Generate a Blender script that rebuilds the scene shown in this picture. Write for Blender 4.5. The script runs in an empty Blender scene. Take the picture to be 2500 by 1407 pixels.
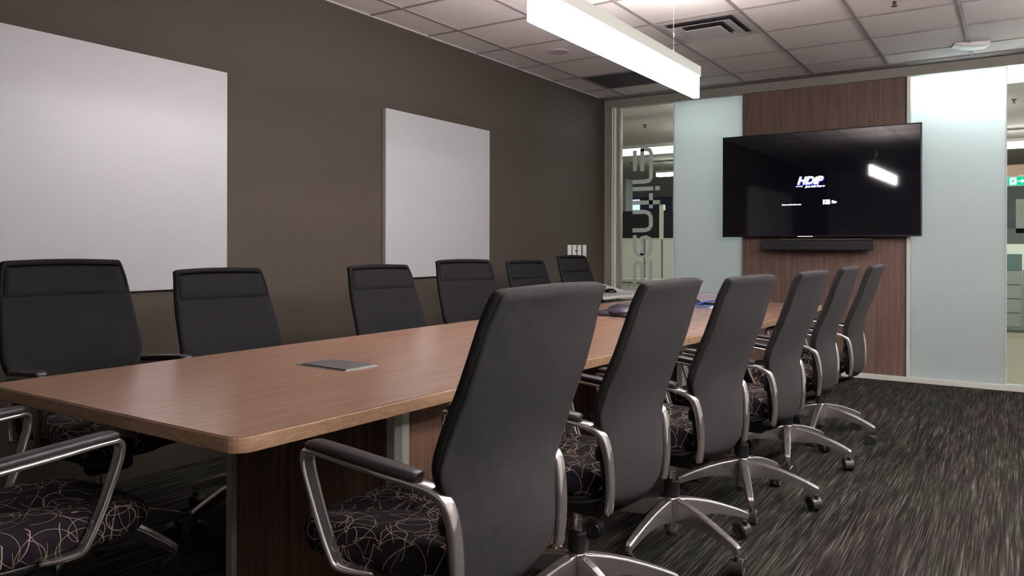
import bpy, bmesh, math, random
from mathutils import Vector, Matrix
random.seed(7)
C = bpy.context.scene.collection
sc = bpy.context.scene
PI = math.pi

# ------------------------------------------------------------------ camera, world, exposure
HC, F, YAW, PITCH, ROLL = 1.15, 1875.69, .5804, .0013, .0023
cam = bpy.data.objects.new('camera', bpy.data.cameras.new('camera')); C.objects.link(cam)
fw = Vector((-math.sin(YAW)*math.cos(PITCH), math.cos(YAW)*math.cos(PITCH), -math.sin(PITCH)))
r0 = Vector((math.cos(YAW), math.sin(YAW), 0)); u0 = r0.cross(fw)
rt = r0*math.cos(ROLL)+u0*math.sin(ROLL); up = -r0*math.sin(ROLL)+u0*math.cos(ROLL)
cam.matrix_world = Matrix(((rt.x, up.x, -fw.x, 0), (rt.y, up.y, -fw.y, 0), (rt.z, up.z, -fw.z, HC), (0, 0, 0, 1)))
cam.data.sensor_width = 36; cam.data.lens = F/2500*36; cam.data.shift_y = -.03974
cam.data.clip_start = .02; cam.data.clip_end = 80
sc.camera = cam
sc.view_settings.view_transform = 'Standard'; sc.view_settings.look = 'None'
sc.view_settings.exposure = 1.18; sc.view_settings.gamma = 1.0; sc.view_settings.use_curve_mapping = False
w = bpy.data.worlds.new('world'); sc.world = w; w.use_nodes = True
w.node_tree.nodes['Background'].inputs[0].default_value = (.9, .95, 1, 1)
w.node_tree.nodes['Background'].inputs[1].default_value = .02
LAMP = 15.0         # emission of the pendant diffusers in the room
OFFICE = 10.0       # emission of the pendants in the open office

# ------------------------------------------------------------------ materials
def nt(m): return m.node_tree.nodes, m.node_tree.links
def mat(name, col, rough=.5, metal=0, spec=.5, **k):
    m = bpy.data.materials.new(name); m.use_nodes = True
    b = m.node_tree.nodes['Principled BSDF']
    b.inputs['Base Color'].default_value = (*col, 1); b.inputs['Roughness'].default_value = rough
    b.inputs['Metallic'].default_value = metal; b.inputs['Specular IOR Level'].default_value = spec
    for a, v in k.items(): b.inputs[a.replace('_', ' ')].default_value = v
    return m
def N(n, t, **kw):
    o = n.new(t)
    for k, v in kw.items():
        if k.startswith('i_'): o.inputs[int(k[2:])].default_value = v
        else: setattr(o, k, v)
    return o
def math_(n, l, op, a, b=None, clamp=False):
    o = n.new('ShaderNodeMath'); o.operation = op; o.use_clamp = clamp
    for i, v in enumerate((a, b)):
        if v is None: continue
        if isinstance(v, (int, float)): o.inputs[i].default_value = v
        else: l.new(v, o.inputs[i])
    return o.outputs[0]
def ramp(n, l, fac, stops):
    r = n.new('ShaderNodeValToRGB'); l.new(fac, r.inputs[0])
    e = r.color_ramp.elements
    while len(e) < len(stops): e.new(.5)
    for i, (p, c) in enumerate(stops): e[i].position = p; e[i].color = (*c, 1)
    return r.outputs[0]
def mixc(n, l, f, a, b, mode='MIX'):
    o = n.new('ShaderNodeMix'); o.data_type = 'RGBA'; o.blend_type = mode
    for i, v in ((0, f), (6, a), (7, b)):
        if isinstance(v, (int, float)): o.inputs[i].default_value = v
        elif isinstance(v, tuple): o.inputs[i].default_value = (*v, 1)
        else: l.new(v, o.inputs[i])
    return o.outputs[2]
def bump(n, l, h, s, d=.001):
    b = n.new('ShaderNodeBump'); b.inputs['Strength'].default_value = s; b.inputs['Distance'].default_value = d
    l.new(h, b.inputs['Height']); l.new(b.outputs[0], n['Principled BSDF'].inputs['Normal'])
def coords(n, l, scale=(1, 1, 1), rot=(0, 0, 0), loc=(0, 0, 0)):
    t = n.new('ShaderNodeTexCoord'); m = n.new('ShaderNodeMapping')
    m.inputs[1].default_value = loc; m.inputs[2].default_value = rot; m.inputs[3].default_value = scale
    l.new(t.outputs['Object'], m.inputs[0]); return m.outputs[0]
def noise(n, l, vec, scale=1, detail=2, rough=.5):
    o = n.new('ShaderNodeTexNoise'); o.inputs['Scale'].default_value = scale; o.inputs['Detail'].default_value = detail
    o.inputs['Roughness'].default_value = rough; l.new(vec, o.inputs[0]); return o.outputs[0]

def wood(name, c1, c2, c3, scale, rough=.4, spec=.4, coat=0.):
    """veneer; the grain runs along the axis given the small scale"""
    m = mat(name, c2, rough, 0, spec); n, l = nt(m); b = n['Principled BSDF']
    a = noise(n, l, coords(n, l, scale), 1, 3, .6)
    d = noise(n, l, coords(n, l, tuple(s*4.2 for s in scale)), 1, 2, .6)
    f = math_(n, l, 'ADD', math_(n, l, 'MULTIPLY', a, .6), math_(n, l, 'MULTIPLY', d, .4))
    l.new(ramp(n, l, f, [(.36, c1), (.5, c2), (.66, c3)]), b.inputs['Base Color'])
    b.inputs['Coat Weight'].default_value = coat
    return m
M = {}
M['wall'] = mat('taupe_wall_paint', (.051, .0405, .031), .72, 0, .3)
n, l = nt(M['wall']); v = noise(n, l, coords(n, l), 260, 2); bump(n, l, v, .25, .0006)
M['wall_light'] = mat('light_wall_paint', (.42, .40, .37), .8)
M['office_wall'] = mat('office_grey_wall', (.26, .27, .27), .8)
M['frame'] = mat('frame_paint', (.27, .25, .22), .45)
M['frame_bright'] = mat('anodised_frame_edge', (.84, .87, .80), .35, .0)
M['tile'] = mat('ceiling_tile', (.62, .57, .55), .9, 0, .1)
n, l = nt(M['tile']); b = n['Principled BSDF']
v = noise(n, l, coords(n, l), 420, 2, .7); l.new(ramp(n, l, v, [(.3, (.56, .51, .495)), (.55, (.66, .61, .59))]), b.inputs['Base Color']); bump(n, l, v, .3, .001)
M['tbar'] = mat('shaded_ceiling_grid', (.235, .205, .20), .6)  # white tee bars toned grey-brown, so their shade sits in the colour
M['white_metal'] = mat('white_painted_metal', (.55, .53, .52), .45)
M['vent'] = mat('diffuser_paint', (.36, .34, .33), .5)
M['dark_void'] = mat('plenum_shade', (.03, .022, .03), .7)  # dark sheets stand in for the shade inside the air openings
M['board'] = mat('whiteboard_enamel', (.375, .388, .393), .35, 0, .5)
M['board_edge'] = mat('whiteboard_edge', (.36, .34, .33), .5)
M['table_top'] = wood('walnut_laminate_top', (.295, .177, .122), (.345, .210, .149), (.385, .240, .173), (80, 1.8, 80), .25, .5)
M['table_edge'] = wood('walnut_edge_band', (.33, .20, .12), (.43, .275, .165), (.52, .35, .22), (30, 30, 120), .38, .5)
M['pedestal'] = wood('walnut_pedestal', (.10, .056, .036), (.17, .098, .064), (.25, .15, .10), (70, 70, 1.5), .45, .4)
M['panel'] = wood('walnut_wall_panel', (.105, .066, .053), (.15, .096, .078), (.195, .13, .105), (42, 42, 1.3), .5, .3)
M['trim'] = mat('satin_aluminium', (.66, .70, .62), .4, .25)
M['chrome'] = mat('polished_aluminium', (.86, .83, .81), .10, .88)
M['base'] = mat('cast_aluminium_base', (.70, .67, .66), .20, .84)
M['gas'] = mat('chrome_cylinder', (.70, .70, .70), .16, 1)
M['pad'] = mat('armrest_pad_urethane', (.032, .027, .03), .38, 0, .45)
M['plastic'] = mat('black_plastic', (.012, .012, .012), .4, 0, .4)
M['caster'] = mat('black_caster_plastic', (.02, .02, .02), .35, 0, .5)
M['caster_hub'] = mat('grey_caster_cap', (.05, .05, .048), .35)
M['black_gloss'] = mat('gloss_black', (.006, .006, .007), .25)
M['bezel'] = mat('tv_bezel', (.004, .004, .005), .3)
M['screen'] = mat('tv_glass', (.0035, .0035, .0075), .045, 0, .5)
M['soundbar'] = mat('soundbar_cloth', (.008, .008, .008), .7)
M['soundbar_top'] = mat('soundbar_satin_top', (.10, .085, .09), .3)
M['white_plastic'] = mat('white_plastic', (.78, .77, .74), .4)
M['white_lam'] = mat('white_laminate', (.72, .73, .68), .35)
M['grey_box'] = mat('grey_equipment_case', (.34, .31, .36), .35)
M['blue'] = mat('blue_cable', (.03, .12, .55), .4)
M['grommet'] = mat('brushed_grommet', (.42, .42, .43), .35, .7)
M['grommet_in'] = mat('grommet_flap', (.20, .20, .21), .4, .5)
M['phone'] = mat('conference_phone_plastic', (.05, .045, .065), .25, 0, .6)
M['paper'] = mat('paper', (.75, .75, .73), .8)
M['cab'] = mat('office_cabinet_cream', (.78, .78, .69), .5)
M['screen_fab'] = mat('dark_partition_fabric', (.012, .010, .014), .85)
M['grey_fab'] = mat('grey_partition_fabric', (.12, .125, .12), .85)
M['office_floor'] = mat('office_floor_beige', (.36, .32, .24), .3)
M['bulkhead'] = mat('peach_bulkhead', (.50, .33, .24), .7)
M['drawer'] = mat('grey_drawer_paint', (.30, .31, .30), .45)
M['bin'] = mat('green_grey_cabinet', (.10, .17, .15), .5)
M['copper'] = mat('sprinkler_metal', (.05, .04, .035), .4, .7)
M['rubber'] = mat('black_cable', (.01, .01, .01), .5)

def emis(name, col, s):
    m = bpy.data.materials.new(name); m.use_nodes = True; n, l = nt(m); n.clear()
    e = N(n, 'ShaderNodeEmission'); e.inputs[0].default_value = (*col, 1); e.inputs[1].default_value = s
    o = N(n, 'ShaderNodeOutputMaterial'); l.new(e.outputs[0], o.inputs[0]); return m
M['lamp'] = emis('lit_diffuser', (1, .93, .96), LAMP*1.1)
M['lamp_up'] = emis('lit_top_diffuser', (1, .94, .93), LAMP*7)
M['lamp_up_strong'] = emis('added_uplight_diffuser', (1, .94, .93), LAMP*30)  # for the added pendants, strong so that the ceiling brightens
M['lamp_office'] = emis('lit_office_diffuser', (.93, 1, .97), OFFICE)
M['lamp_near'] = emis('lit_near_office_diffuser', (.93, 1, .97), OFFICE*2.2)
M['lamp_warm'] = emis('lit_warm_diffuser', (1, .87, .78), 1.6)
M['exit_green'] = emis('exit_sign_green', (.0, .42, .20), 1.0)
M['exit_white'] = emis('exit_sign_white', (.8, 1, .9), 1.0)
M['screen_text'] = emis('screen_text_glow', (.85, .88, 1), 1.6)
M['screen_blue'] = emis('screen_blue_glow', (.03, .05, .6), .8)
M['window_glow'] = emis('far_window_daylight', (.45, .62, .85), 1.0)
M['led'] = emis('white_led', (1, 1, 1), 1.2)

def glass_clear():
    m = bpy.data.materials.new('clear_glass'); m.use_nodes = True; n, l = nt(m); n.clear()
    t = N(n, 'ShaderNodeBsdfTransparent'); t.inputs[0].default_value = (.88, .90, .875, 1)
    g = N(n, 'ShaderNodeBsdfGlossy'); g.inputs['Roughness'].default_value = .02
    f = N(n, 'ShaderNodeFresnel'); f.inputs[0].default_value = 1.45
    x = N(n, 'ShaderNodeMixShader'); o = N(n, 'ShaderNodeOutputMaterial')
    l.new(f.outputs[0], x.inputs[0]); l.new(t.outputs[0], x.inputs[1]); l.new(g.outputs[0], x.inputs[2]); l.new(x.outputs[0], o.inputs[0])
    return m
M['glass'] = glass_clear()
def frost(name, col, tr):
    m = bpy.data.materials.new(name); m.use_nodes = True; n, l = nt(m); n.clear()
    t = N(n, 'ShaderNodeBsdfTranslucent'); t.inputs[0].default_value = (*col, 1)
    d = N(n, 'ShaderNodeBsdfDiffuse'); d.inputs[0].default_value = (*col, 1)
    g = N(n, 'ShaderNodeBsdfGlossy'); g.inputs['Roughness'].default_value = .25
    x = N(n, 'ShaderNodeMixShader', i_0=tr); y = N(n, 'ShaderNodeMixShader', i_0=.04); o = N(n, 'ShaderNodeOutputMaterial')
    l.new(d.outputs[0], x.inputs[1]); l.new(t.outputs[0], x.inputs[2])
    l.new(x.outputs[0], y.inputs[1]); l.new(g.outputs[0], y.inputs[2]); l.new(y.outputs[0], o.inputs[0])
    return m
M['frost'] = frost('frosted_film_glass', (.70, .755, .765), .62)
M['frost_letter'] = frost('frosted_letter_film', (.70, .76, .72), .55)

# carpet: ribbed loops in broken coloured lines that run the length of the room
M['carpet'] = mat('striped_carpet', (.04, .035, .03), .95, 0, .1)
n, l = nt(M['carpet']); b = n['Principled BSDF']
t = N(n, 'ShaderNodeTexCoord'); s = N(n, 'ShaderNodeSeparateXYZ'); l.new(t.outputs['Object'], s.inputs[0])
col_i = math_(n, l, 'FLOOR', math_(n, l, 'MULTIPLY', s.outputs[0], 250.))
wn = N(n, 'ShaderNodeTexWhiteNoise', noise_dimensions='1D'); l.new(col_i, wn.inputs['W'])
yy = math_(n, l, 'ADD', math_(n, l, 'MULTIPLY', s.outputs[1], 3.2), math_(n, l, 'MULTIPLY', wn.outputs[0], 37.))
cv = N(n, 'ShaderNodeCombineXYZ'); l.new(math_(n, l, 'MULTIPLY', col_i, .37), cv.inputs[0]); l.new(yy, cv.inputs[1])
stripe = noise(n, l, cv.outputs[0], 1.0, 2, .55)
wide = noise(n, l, coords(n, l, (26, 2.0, 1)), 1, 2, .5)
mixf = math_(n, l, 'ADD', math_(n, l, 'MULTIPLY', stripe, .74), math_(n, l, 'MULTIPLY', wide, .26))
base = ramp(n, l, mixf, [(.40, (.009, .008, .007)), (.50, (.024, .0215, .019)), (.59, (.068, .061, .053)), (.70, (.165, .15, .13))])
tint = ramp(n, l, noise(n, l, coords(n, l, (3.2, 1.1, 1)), 1, 2), [(.36, (.92, 1.03, .90)), (.5, (1, 1, 1)), (.64, (1.06, .95, .95))])
l.new(mixc(n, l, 1.0, base, tint, 'MULTIPLY'), b.inputs['Base Color'])
rib = math_(n, l, 'SINE', math_(n, l, 'MULTIPLY', s.outputs[0], 250.*2*PI))
loop = noise(n, l, coords(n, l, (300, 300, 1)), 1, 1)
bump(n, l, math_(n, l, 'ADD', rib, loop), .8, .0015)

# chair back: knitted mesh
def knit(name, seams, clear=0, dark=0):
    m = mat(name, (.02, .02, .022), .8, 0, .16, Sheen_Weight=.0); n, l = nt(m); b = n['Principled BSDF']
    t = N(n, 'ShaderNodeTexCoord'); s = N(n, 'ShaderNodeSeparateXYZ'); l.new(t.outputs['Object'], s.inputs[0])
    a = math_(n, l, 'SINE', math_(n, l, 'MULTIPLY', s.outputs[1], 2*PI/.0044))
    row = math_(n, l, 'MULTIPLY', s.outputs[2], 2*PI/.0048)
    c = math_(n, l, 'SINE', math_(n, l, 'ADD', row, math_(n, l, 'MULTIPLY', math_(n, l, 'SIGN', a), PI/2)))
    h = math_(n, l, 'MULTIPLY', math_(n, l, 'ADD', math_(n, l, 'ABSOLUTE', a), c), .5)
    col = ramp(n, l, h, [(.0, (.005, .005, .006)), (.45, (.027, .0265, .0275)), (.95, (.074, .071, .071))])
    if seams:
        g = N(n, 'ShaderNodeNewGeometry'); nn = N(n, 'ShaderNodeSeparateXYZ'); l.new(t.outputs['Normal'], nn.inputs[0])
        fr = math_(n, l, 'GREATER_THAN', nn.outputs[0], .3)
        z = math_(n, l, 'ADD', s.outputs[2], math_(n, l, 'MULTIPLY', math_(n, l, 'MULTIPLY', s.outputs[1], s.outputs[1]), .25))
        ln = math_(n, l, 'LESS_THAN', math_(n, l, 'FRACT', math_(n, l, 'MULTIPLY', z, 1/.052)), .055)
        col = mixc(n, l, math_(n, l, 'MULTIPLY', math_(n, l, 'MULTIPLY', fr, ln), .85), col, (.002, .002, .002))
        # the seated side is a denser, darker cloth
        col = mixc(n, l, math_(n, l, 'MULTIPLY', fr, .85), col, (.0045, .004, .0055))
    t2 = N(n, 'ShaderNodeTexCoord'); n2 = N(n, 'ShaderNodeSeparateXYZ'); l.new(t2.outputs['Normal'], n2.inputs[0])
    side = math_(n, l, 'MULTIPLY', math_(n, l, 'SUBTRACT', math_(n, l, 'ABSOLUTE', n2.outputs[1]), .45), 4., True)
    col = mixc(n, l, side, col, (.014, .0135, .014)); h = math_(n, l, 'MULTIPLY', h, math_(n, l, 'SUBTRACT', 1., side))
    if dark: col = mixc(n, l, dark, col, (.004, .0035, .005))
    l.new(col, b.inputs['Base Color']); bump(n, l, h, .4, .0010)
    if clear:
        q = math_(n, l, 'LESS_THAN', h, -.12)
        tr = N(n, 'ShaderNodeBsdfTransparent'); x = N(n, 'ShaderNodeMixShader'); o = n['Material Output']
        l.new(math_(n, l, 'MULTIPLY', q, clear), x.inputs[0]); l.new(b.outputs[0], x.inputs[1]); l.new(tr.outputs[0], x.inputs[2]); l.new(x.outputs[0], o.inputs[0])
    return m
M['knit'] = knit('black_knitted_back', True)
M['knit_open'] = knit('open_knit_mesh', False, .9)
M['knit_front'] = knit('dark_front_mesh', False, .8, .8)
# seat cloth: black with thin tan threads in arcs and loops
M['seat'] = mat('threaded_black_cloth', (.012, .009, .012), .85, 0, .15)
n, l = nt(M['seat']); b = n['Principled BSDF']
tot = None
for i, (sc_, r_, wd, off) in enumerate([(7.5, .50, .0105, 0), (6.2, .62, .009, 3.1), (9.5, .40, .012, 7.7), (5.1, .44, .0075, 11.3), (4.0, .72, .006, 17.9), (8.3, .56, .011, 23.)]):
    vo = N(n, 'ShaderNodeTexVoronoi'); vo.inputs['Scale'].default_value = sc_
    l.new(coords(n, l, (1, 1, 1.15), (.3*i, .2*i, .7*i), (off, off*.7, off*.3)), vo.inputs['Vector'])
    d = math_(n, l, 'ABSOLUTE', math_(n, l, 'SUBTRACT', vo.outputs['Distance'], r_))
    ring = math_(n, l, 'LESS_THAN', d, wd*.45)
    gate = math_(n, l, 'GREATER_THAN', noise(n, l, coords(n, l, (9, 9, 9), loc=(off*2, 0, 0)), 1, 1), .44)
    f = math_(n, l, 'MULTIPLY', ring, gate); tot = f if tot is None else math_(n, l, 'MAXIMUM', tot, f)
for i, (ang, off) in enumerate([(.5, .0), (1.35, .31), (2.3, .17), (2.9, .7), (.1, 1.9), (1.8, 2.7)]):
    cc = coords(n, l, (1, 1, 1), (.35*i-.4, .25, ang), (off, off, off))
    ds = N(n, 'ShaderNodeTexNoise'); ds.inputs['Scale'].default_value = 4.5; l.new(cc, ds.inputs[0])
    sx = N(n, 'ShaderNodeSeparateXYZ'); l.new(cc, sx.inputs[0])
    ph = math_(n, l, 'ADD', math_(n, l, 'MULTIPLY', sx.outputs[0], 11.), math_(n, l, 'MULTIPLY', ds.outputs[0], 1.3))
    ln = math_(n, l, 'LESS_THAN', math_(n, l, 'ABSOLUTE', math_(n, l, 'SUBTRACT', math_(n, l, 'FRACT', ph), .5)), .0065)
    gate = math_(n, l, 'GREATER_THAN', noise(n, l, coords(n, l, (8, 8, 8), loc=(off*9+3, 0, 5)), 1, 1), .5)
    tot = math_(n, l, 'MAXIMUM', tot, math_(n, l, 'MULTIPLY', ln, gate))
thr = ramp(n, l, noise(n, l, coords(n, l, (14, 14, 14)), 1, 1), [(.4, (.50, .39, .25)), (.55, (.50, .38, .34)), (.65, (.34, .38, .20))])
l.new(mixc(n, l, tot, (.013, .010, .014), thr), b.inputs['Base Color'])
bump(n, l, tot, .5, .0008)

# ------------------------------------------------------------------ mesh helpers
def link(name, bm, m, parent=None, smooth=False, bevel=0, sub=0, solid=0):
    me = bpy.data.meshes.new(name); bm.normal_update()
    bmesh.ops.recalc_face_normals(bm, faces=bm.faces[:]); bm.to_mesh(me); bm.free()
    o = bpy.data.objects.new(name, me); C.objects.link(o)
    for x in (m if isinstance(m, (list, tuple)) else [m]): me.materials.append(x)
    if smooth: me.polygons.foreach_set('use_smooth', [True]*len(me.polygons))
    if solid:
        k = o.modifiers.new('solid', 'SOLIDIFY'); k.thickness = solid; k.offset = 0
    if bevel:
        k = o.modifiers.new('bevel', 'BEVEL'); k.width = bevel; k.segments = 2; k.limit_method = 'ANGLE'; k.harden_normals = False
    if sub:
        k = o.modifiers.new('sub', 'SUBSURF'); k.levels = sub; k.render_levels = sub
    if parent: o.parent = parent
    return o
def box(bm, x0, x1, y0, y1, z0, z1, mi=0):
    v = [bm.verts.new(p) for p in ((x0, y0, z0), (x1, y0, z0), (x1, y1, z0), (x0, y1, z0), (x0, y0, z1), (x1, y0, z1), (x1, y1, z1), (x0, y1, z1))]
    for q in ((3, 2, 1, 0), (4, 5, 6, 7), (0, 1, 5, 4), (1, 2, 6, 5), (2, 3, 7, 6), (3, 0, 4, 7)):
        f = bm.faces.new([v[i] for i in q]); f.material_index = mi
def B(*a):
    bm = bmesh.new(); box(bm, *a); return bm
def prism(bm, pts, z0, z1):
    """outline in xy extruded in z"""
    a = [bm.verts.new((x, y, z0)) for x, y in pts]; c = [bm.verts.new((x, y, z1)) for x, y in pts]
    bm.faces.new(a[::-1]); bm.faces.new(c)
    for i in range(len(pts)): j = (i+1) % len(pts); bm.faces.new((a[i], a[j], c[j], c[i]))
def rings(bm, rr, close=True, cap=True):
    vs = [[bm.verts.new(p) for p in r] for r in rr]
    for a, c in zip(vs, vs[1:]):
        k = len(a)
        for i in range(k if close else k-1): j = (i+1) % k; bm.faces.new((a[i], a[j], c[j], c[i]))
    if cap and close: bm.faces.new(vs[0][::-1]); bm.faces.new(vs[-1])
def lathe(bm, prof, c=(0, 0, 0), seg=24, axis='z'):
    rr = []
    for r, h in prof:
        ring = []
        for i in range(seg):
            a = 2*PI*i/seg; p = (r*math.cos(a), r*math.sin(a), h)
            if axis == 'y': p = (p[0], p[2], p[1])
            if axis == 'x': p = (p[2], p[0], p[1])
            ring.append((c[0]+p[0], c[1]+p[1], c[2]+p[2]))
        rr.append(ring)
    rings(bm, rr)
def catmull(pts, k=5):
    P = [Vector(p) for p in pts]; P = [P[0]*2-P[1]]+P+[P[-1]*2-P[-2]]; out = []
    for i in range(1, len(P)-2):
        for j in range(k):
            t = j/k; a, b_, c, d = P[i-1:i+3]
            out.append(.5*((2*b_)+(c-a)*t+(2*a-5*b_+4*c-d)*t*t+(3*b_-a-3*c+d)*t**3))
    out.append(P[-2]); return out
def sweep(bm, path, side, half_w, half_t, k=5, smooth=True, nseg=8):
    """rounded strip along a path; side = widthwise direction, half_w and half_t may be lists"""
    P = catmull(path, k) if smooth else [Vector(p) for p in path]
    rr = []; m = len(P)
    for i, p in enumerate(P):
        t = (P[min(i+1, m-1)]-P[max(i-1, 0)]).normalized(); s = Vector(side); s = (s-t*s.dot(t)).normalized(); nrm = t.cross(s)
        f = i/(m-1)
        def g(h):
            if not isinstance(h, (list, tuple)): return h
            q = f*(len(h)-1); a = int(min(q, len(h)-2)); return h[a]+(h[a+1]-h[a])*(q-a)
        hw, ht = g(half_w), g(half_t); ring = []
        for j in range(nseg):
            a = 2*PI*(j+.5)/nseg; ca, sa = math.cos(a), math.sin(a)
            e = .55
            ring.append(tuple(p+s*hw*math.copysign(abs(ca)**e, ca)+nrm*ht*math.copysign(abs(sa)**e, sa)))
        rr.append(ring)
    rings(bm, rr)
def tube(bm, path, r, k=5, seg=8, smooth=True):
    P = catmull(path, k) if smooth else [Vector(p) for p in path]
    rr = []; m = len(P); s = Vector((0, 0, 1))
    for i, p in enumerate(P):
        t = (P[min(i+1, m-1)]-P[max(i-1, 0)]).normalized()
        if abs(t.dot(s)) > .95: s = Vector((1, 0, 0)) if abs(t.x) < .9 else Vector((0, 1, 0))
        a_ = (s-t*s.dot(t)).normalized(); b_ = t.cross(a_); s = a_
        rr.append([tuple(p+a_*r*math.cos(2*PI*j/seg)+b_*r*math.sin(2*PI*j/seg)) for j in range(seg)])
    rings(bm, rr)
def thing(name, label, cat, loc=(0, 0, 0), rz=0, group=None):
    o = bpy.data.objects.new(name, None); C.objects.link(o); o.location = loc; o.rotation_euler = (0, 0, rz)
    o.empty_display_size = .1
    return tag(o, label, cat, group)
def tag(o, label, cat, group=None):
    o['label'] = label; o['category'] = cat
    if group: o['group'] = group
    return o
def struct(name, bm, m, **k):
    o = link(name, bm, m, **k); o['kind'] = 'structure'; return o
def dup(r, loc, rz, label, group=None):
    c = r.copy(); C.objects.link(c); c.location = loc; c.rotation_euler = (0, 0, rz); c['label'] = label
    if group: c['group'] = group
    def rec(src, dst):
        for ch in list(src.children):
            if ch == dst: continue
            d = ch.copy(); C.objects.link(d); d.parent = dst; rec(ch, d)
    rec(r, c); return c
def text(name, s, size, m, parent, matrix, shear=0, weight=0, ext=.0):
    cu = bpy.data.curves.new(name, 'FONT'); cu.body = s; cu.size = size; cu.shear = shear; cu.offset = weight; cu.extrude = ext
    tmp = bpy.data.objects.new(name+'_tmp', cu); C.objects.link(tmp)
    dg = bpy.context.evaluated_depsgraph_get(); me = bpy.data.meshes.new_from_object(tmp.evaluated_get(dg))
    bpy.data.objects.remove(tmp); bpy.data.curves.remove(cu)
    me.transform(matrix); me.materials.clear(); me.materials.append(m); me.name = name
    o = bpy.data.objects.new(name, me); C.objects.link(o); o.parent = parent; return o

# ------------------------------------------------------------------ room shell
XW, YF, H = -3.634, 7.36, 2.70
XR, YB = 2.6, -2.6
struct('floor', B(XW-.1, XR+.1, YB-.1, YF+.02, -.05, 0), M['carpet'])
struct('wall_left', B(XW-.12, XW, YB, YF+.06, 0, H+.1), M['wall'])
struct('wall_right', B(XR, XR+.12, YB, YF, 0, H+.1), M['wall_light'])
struct('wall_back', B(XW-.12, XR+.12, YB-.12, YB, 0, H+.1), M['wall_light'])
struct('ceiling', B(XW-.12, XR+.12, YB-.12, YF+.1, H, H+.08), M['tile'])
GX = [-3.34+.608*i for i in range(-0, 10) if -3.34+.608*i < XR]
GY = [4.395+.606*i for i in range(-11, 5) if YB < 4.395+.606*i < 7.0]
bm = bmesh.new()
for x in GX: box(bm, x-.011, x+.011, YB, 7.17, H-.007, H+.001)
for y in GY: box(bm, XW, XR, y-.009, y+.009, H-.006, H+.001)
struct('trim_1', bm, M['tbar'])                                           # tee bars of the ceiling
bm = bmesh.new(); box(bm, XW, XR, 7.17, YF+.02, H-.010, H+.001); struct('trim_2', bm, M['tbar'])   # plain border by the glass
bm = bmesh.new(); box(bm, XW, XW+.014, YB, YF, H-.010, H+.001); struct('trim_3', bm, M['vent'])  # wall angle

# far wall: head, sill, wooden panel and glass
bm = bmesh.new(); box(bm, XW, XR, YF-.05, YF+.06, 2.605, H-.012); struct('trim_4', bm, M['frame'], bevel=.004)
bm = bmesh.new(); box(bm, XW, XR, YF-.045, YF+.055, 0, .045); struct('trim_5', bm, M['frame_bright'], bevel=.003)
bm = bmesh.new(); box(bm, XW, -3.545, YF-.04, YF+.05, .045, 2.605); box(bm, -3.508, -3.466, YF-.02, YF+.05, .045, 2.605); struct('trim_6', bm, M['frame'])
bm = bmesh.new(); box(bm, -3.545, -3.532, YF-.05, YF+.05, .045, 2.605); box(bm, -3.521, -3.508, YF-.05, YF+.05, .045, 2.605); box(bm, -3.532, -3.521, YF-.02, YF+.05, .045, 2.605, 1)
struct('trim_7', bm, [M['frame_bright'], M['plastic']])
bm = bmesh.new(); box(bm, -.778, -.752, YF-.05, YF+.05, .045, 2.605); struct('trim_8', bm, M['frame_bright'])
struct('wall_far', B(-2.183, -.778, YF-.03, YF+.06, .03, 2.655), M['panel'], bevel=.003)
def pane(name, x0, x1, m):
    return struct(name, B(x0, x1, YF, YF+.010, .045, 2.605), m)
pane('window_1', -3.466, -2.886, M['glass'])
pane('window_2', -2.880, -2.183, M['frost'])
pane('window_3', -.752, -.066, M['frost'])
pane('window_4', -.060, 1.20, M['glass'])
pane('window_5', 1.206, XR, M['frost'])
bm = bmesh.new()
for x in (-2.883, -.063, 1.203): box(bm, x-.003, x+.003, YF-.001, YF+.011, .045, 2.605)
struct('trim_9', bm, M['frame_bright'])

# frosted word that runs up the clear pane, seen from behind
letters = thing('glass_lettering', 'tall frosted sans serif lettering running up the clear glass strip in the corner', 'lettering', (-3.18, YF-.002, .2))
SW = .021
def stroke_mesh(paths):
    bm = bmesh.new()
    for P in paths:
        pts = [Vector((a, 0, z)) for a, z in P]; L_ = []; R_ = []
        for i, p in enumerate(pts):
            t = (pts[min(i+1, len(pts)-1)]-pts[max(i-1, 0)]).normalized(); nn = Vector((-t.z, 0, t.x))
            L_.append(p+nn*SW); R_.append(p-nn*SW)
        off = Vector((-letters.location.x, 0, -letters.location.z))
        ring = [q+off for q in L_]+[q+off for q in R_[::-1]]
        m_ = len(pts)
        f1 = [[bm.verts.new(q+off+Vector((0, dy, 0))) for q in L_] for dy in (-.0008, .0002)]
        f2 = [[bm.verts.new(q+off+Vector((0, dy, 0))) for q in R_] for dy in (-.0008, .0002)]
        for i in range(m_-1):
            bm.faces.new((f1[0][i], f1[0][i+1], f2[0][i+1], f2[0][i])); bm.faces.new((f1[1][i], f2[1][i], f2[1][i+1], f1[1][i+1]))
            bm.faces.new((f1[0][i], f1[1][i], f1[1][i+1], f1[0][i+1])); bm.faces.new((f2[0][i], f2[0][i+1], f2[1][i+1], f2[1][i]))
    return bm
gl_n = [[(-3.329, 1.508), (-3.189, 1.508), (-3.147, 1.491), (-3.126, 1.454), (-3.126, 1.365), (-3.147, 1.333), (-3.189, 1.319), (-3.329, 1.319)]]
gl_e = [[(-3.303, 1.268), (-3.303, 1.115), (-3.284, 1.079), (-3.245, 1.059), (-3.174, 1.059), (-3.139, 1.083), (-3.126, 1.116), (-3.126, 1.201), (-3.143, 1.234), (-3.182, 1.247), (-3.221, 1.247), (-3.221, 1.059)]]
gl_s = [[(-3.303, .767), (-3.303, .949), (-3.284, .979), (-3.255, .986), (-3.227, .97), (-3.218, .944), (-3.218, .812), (-3.194, .786), (-3.152, .791), (-3.126, .827), (-3.126, 1.011)]]
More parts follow.
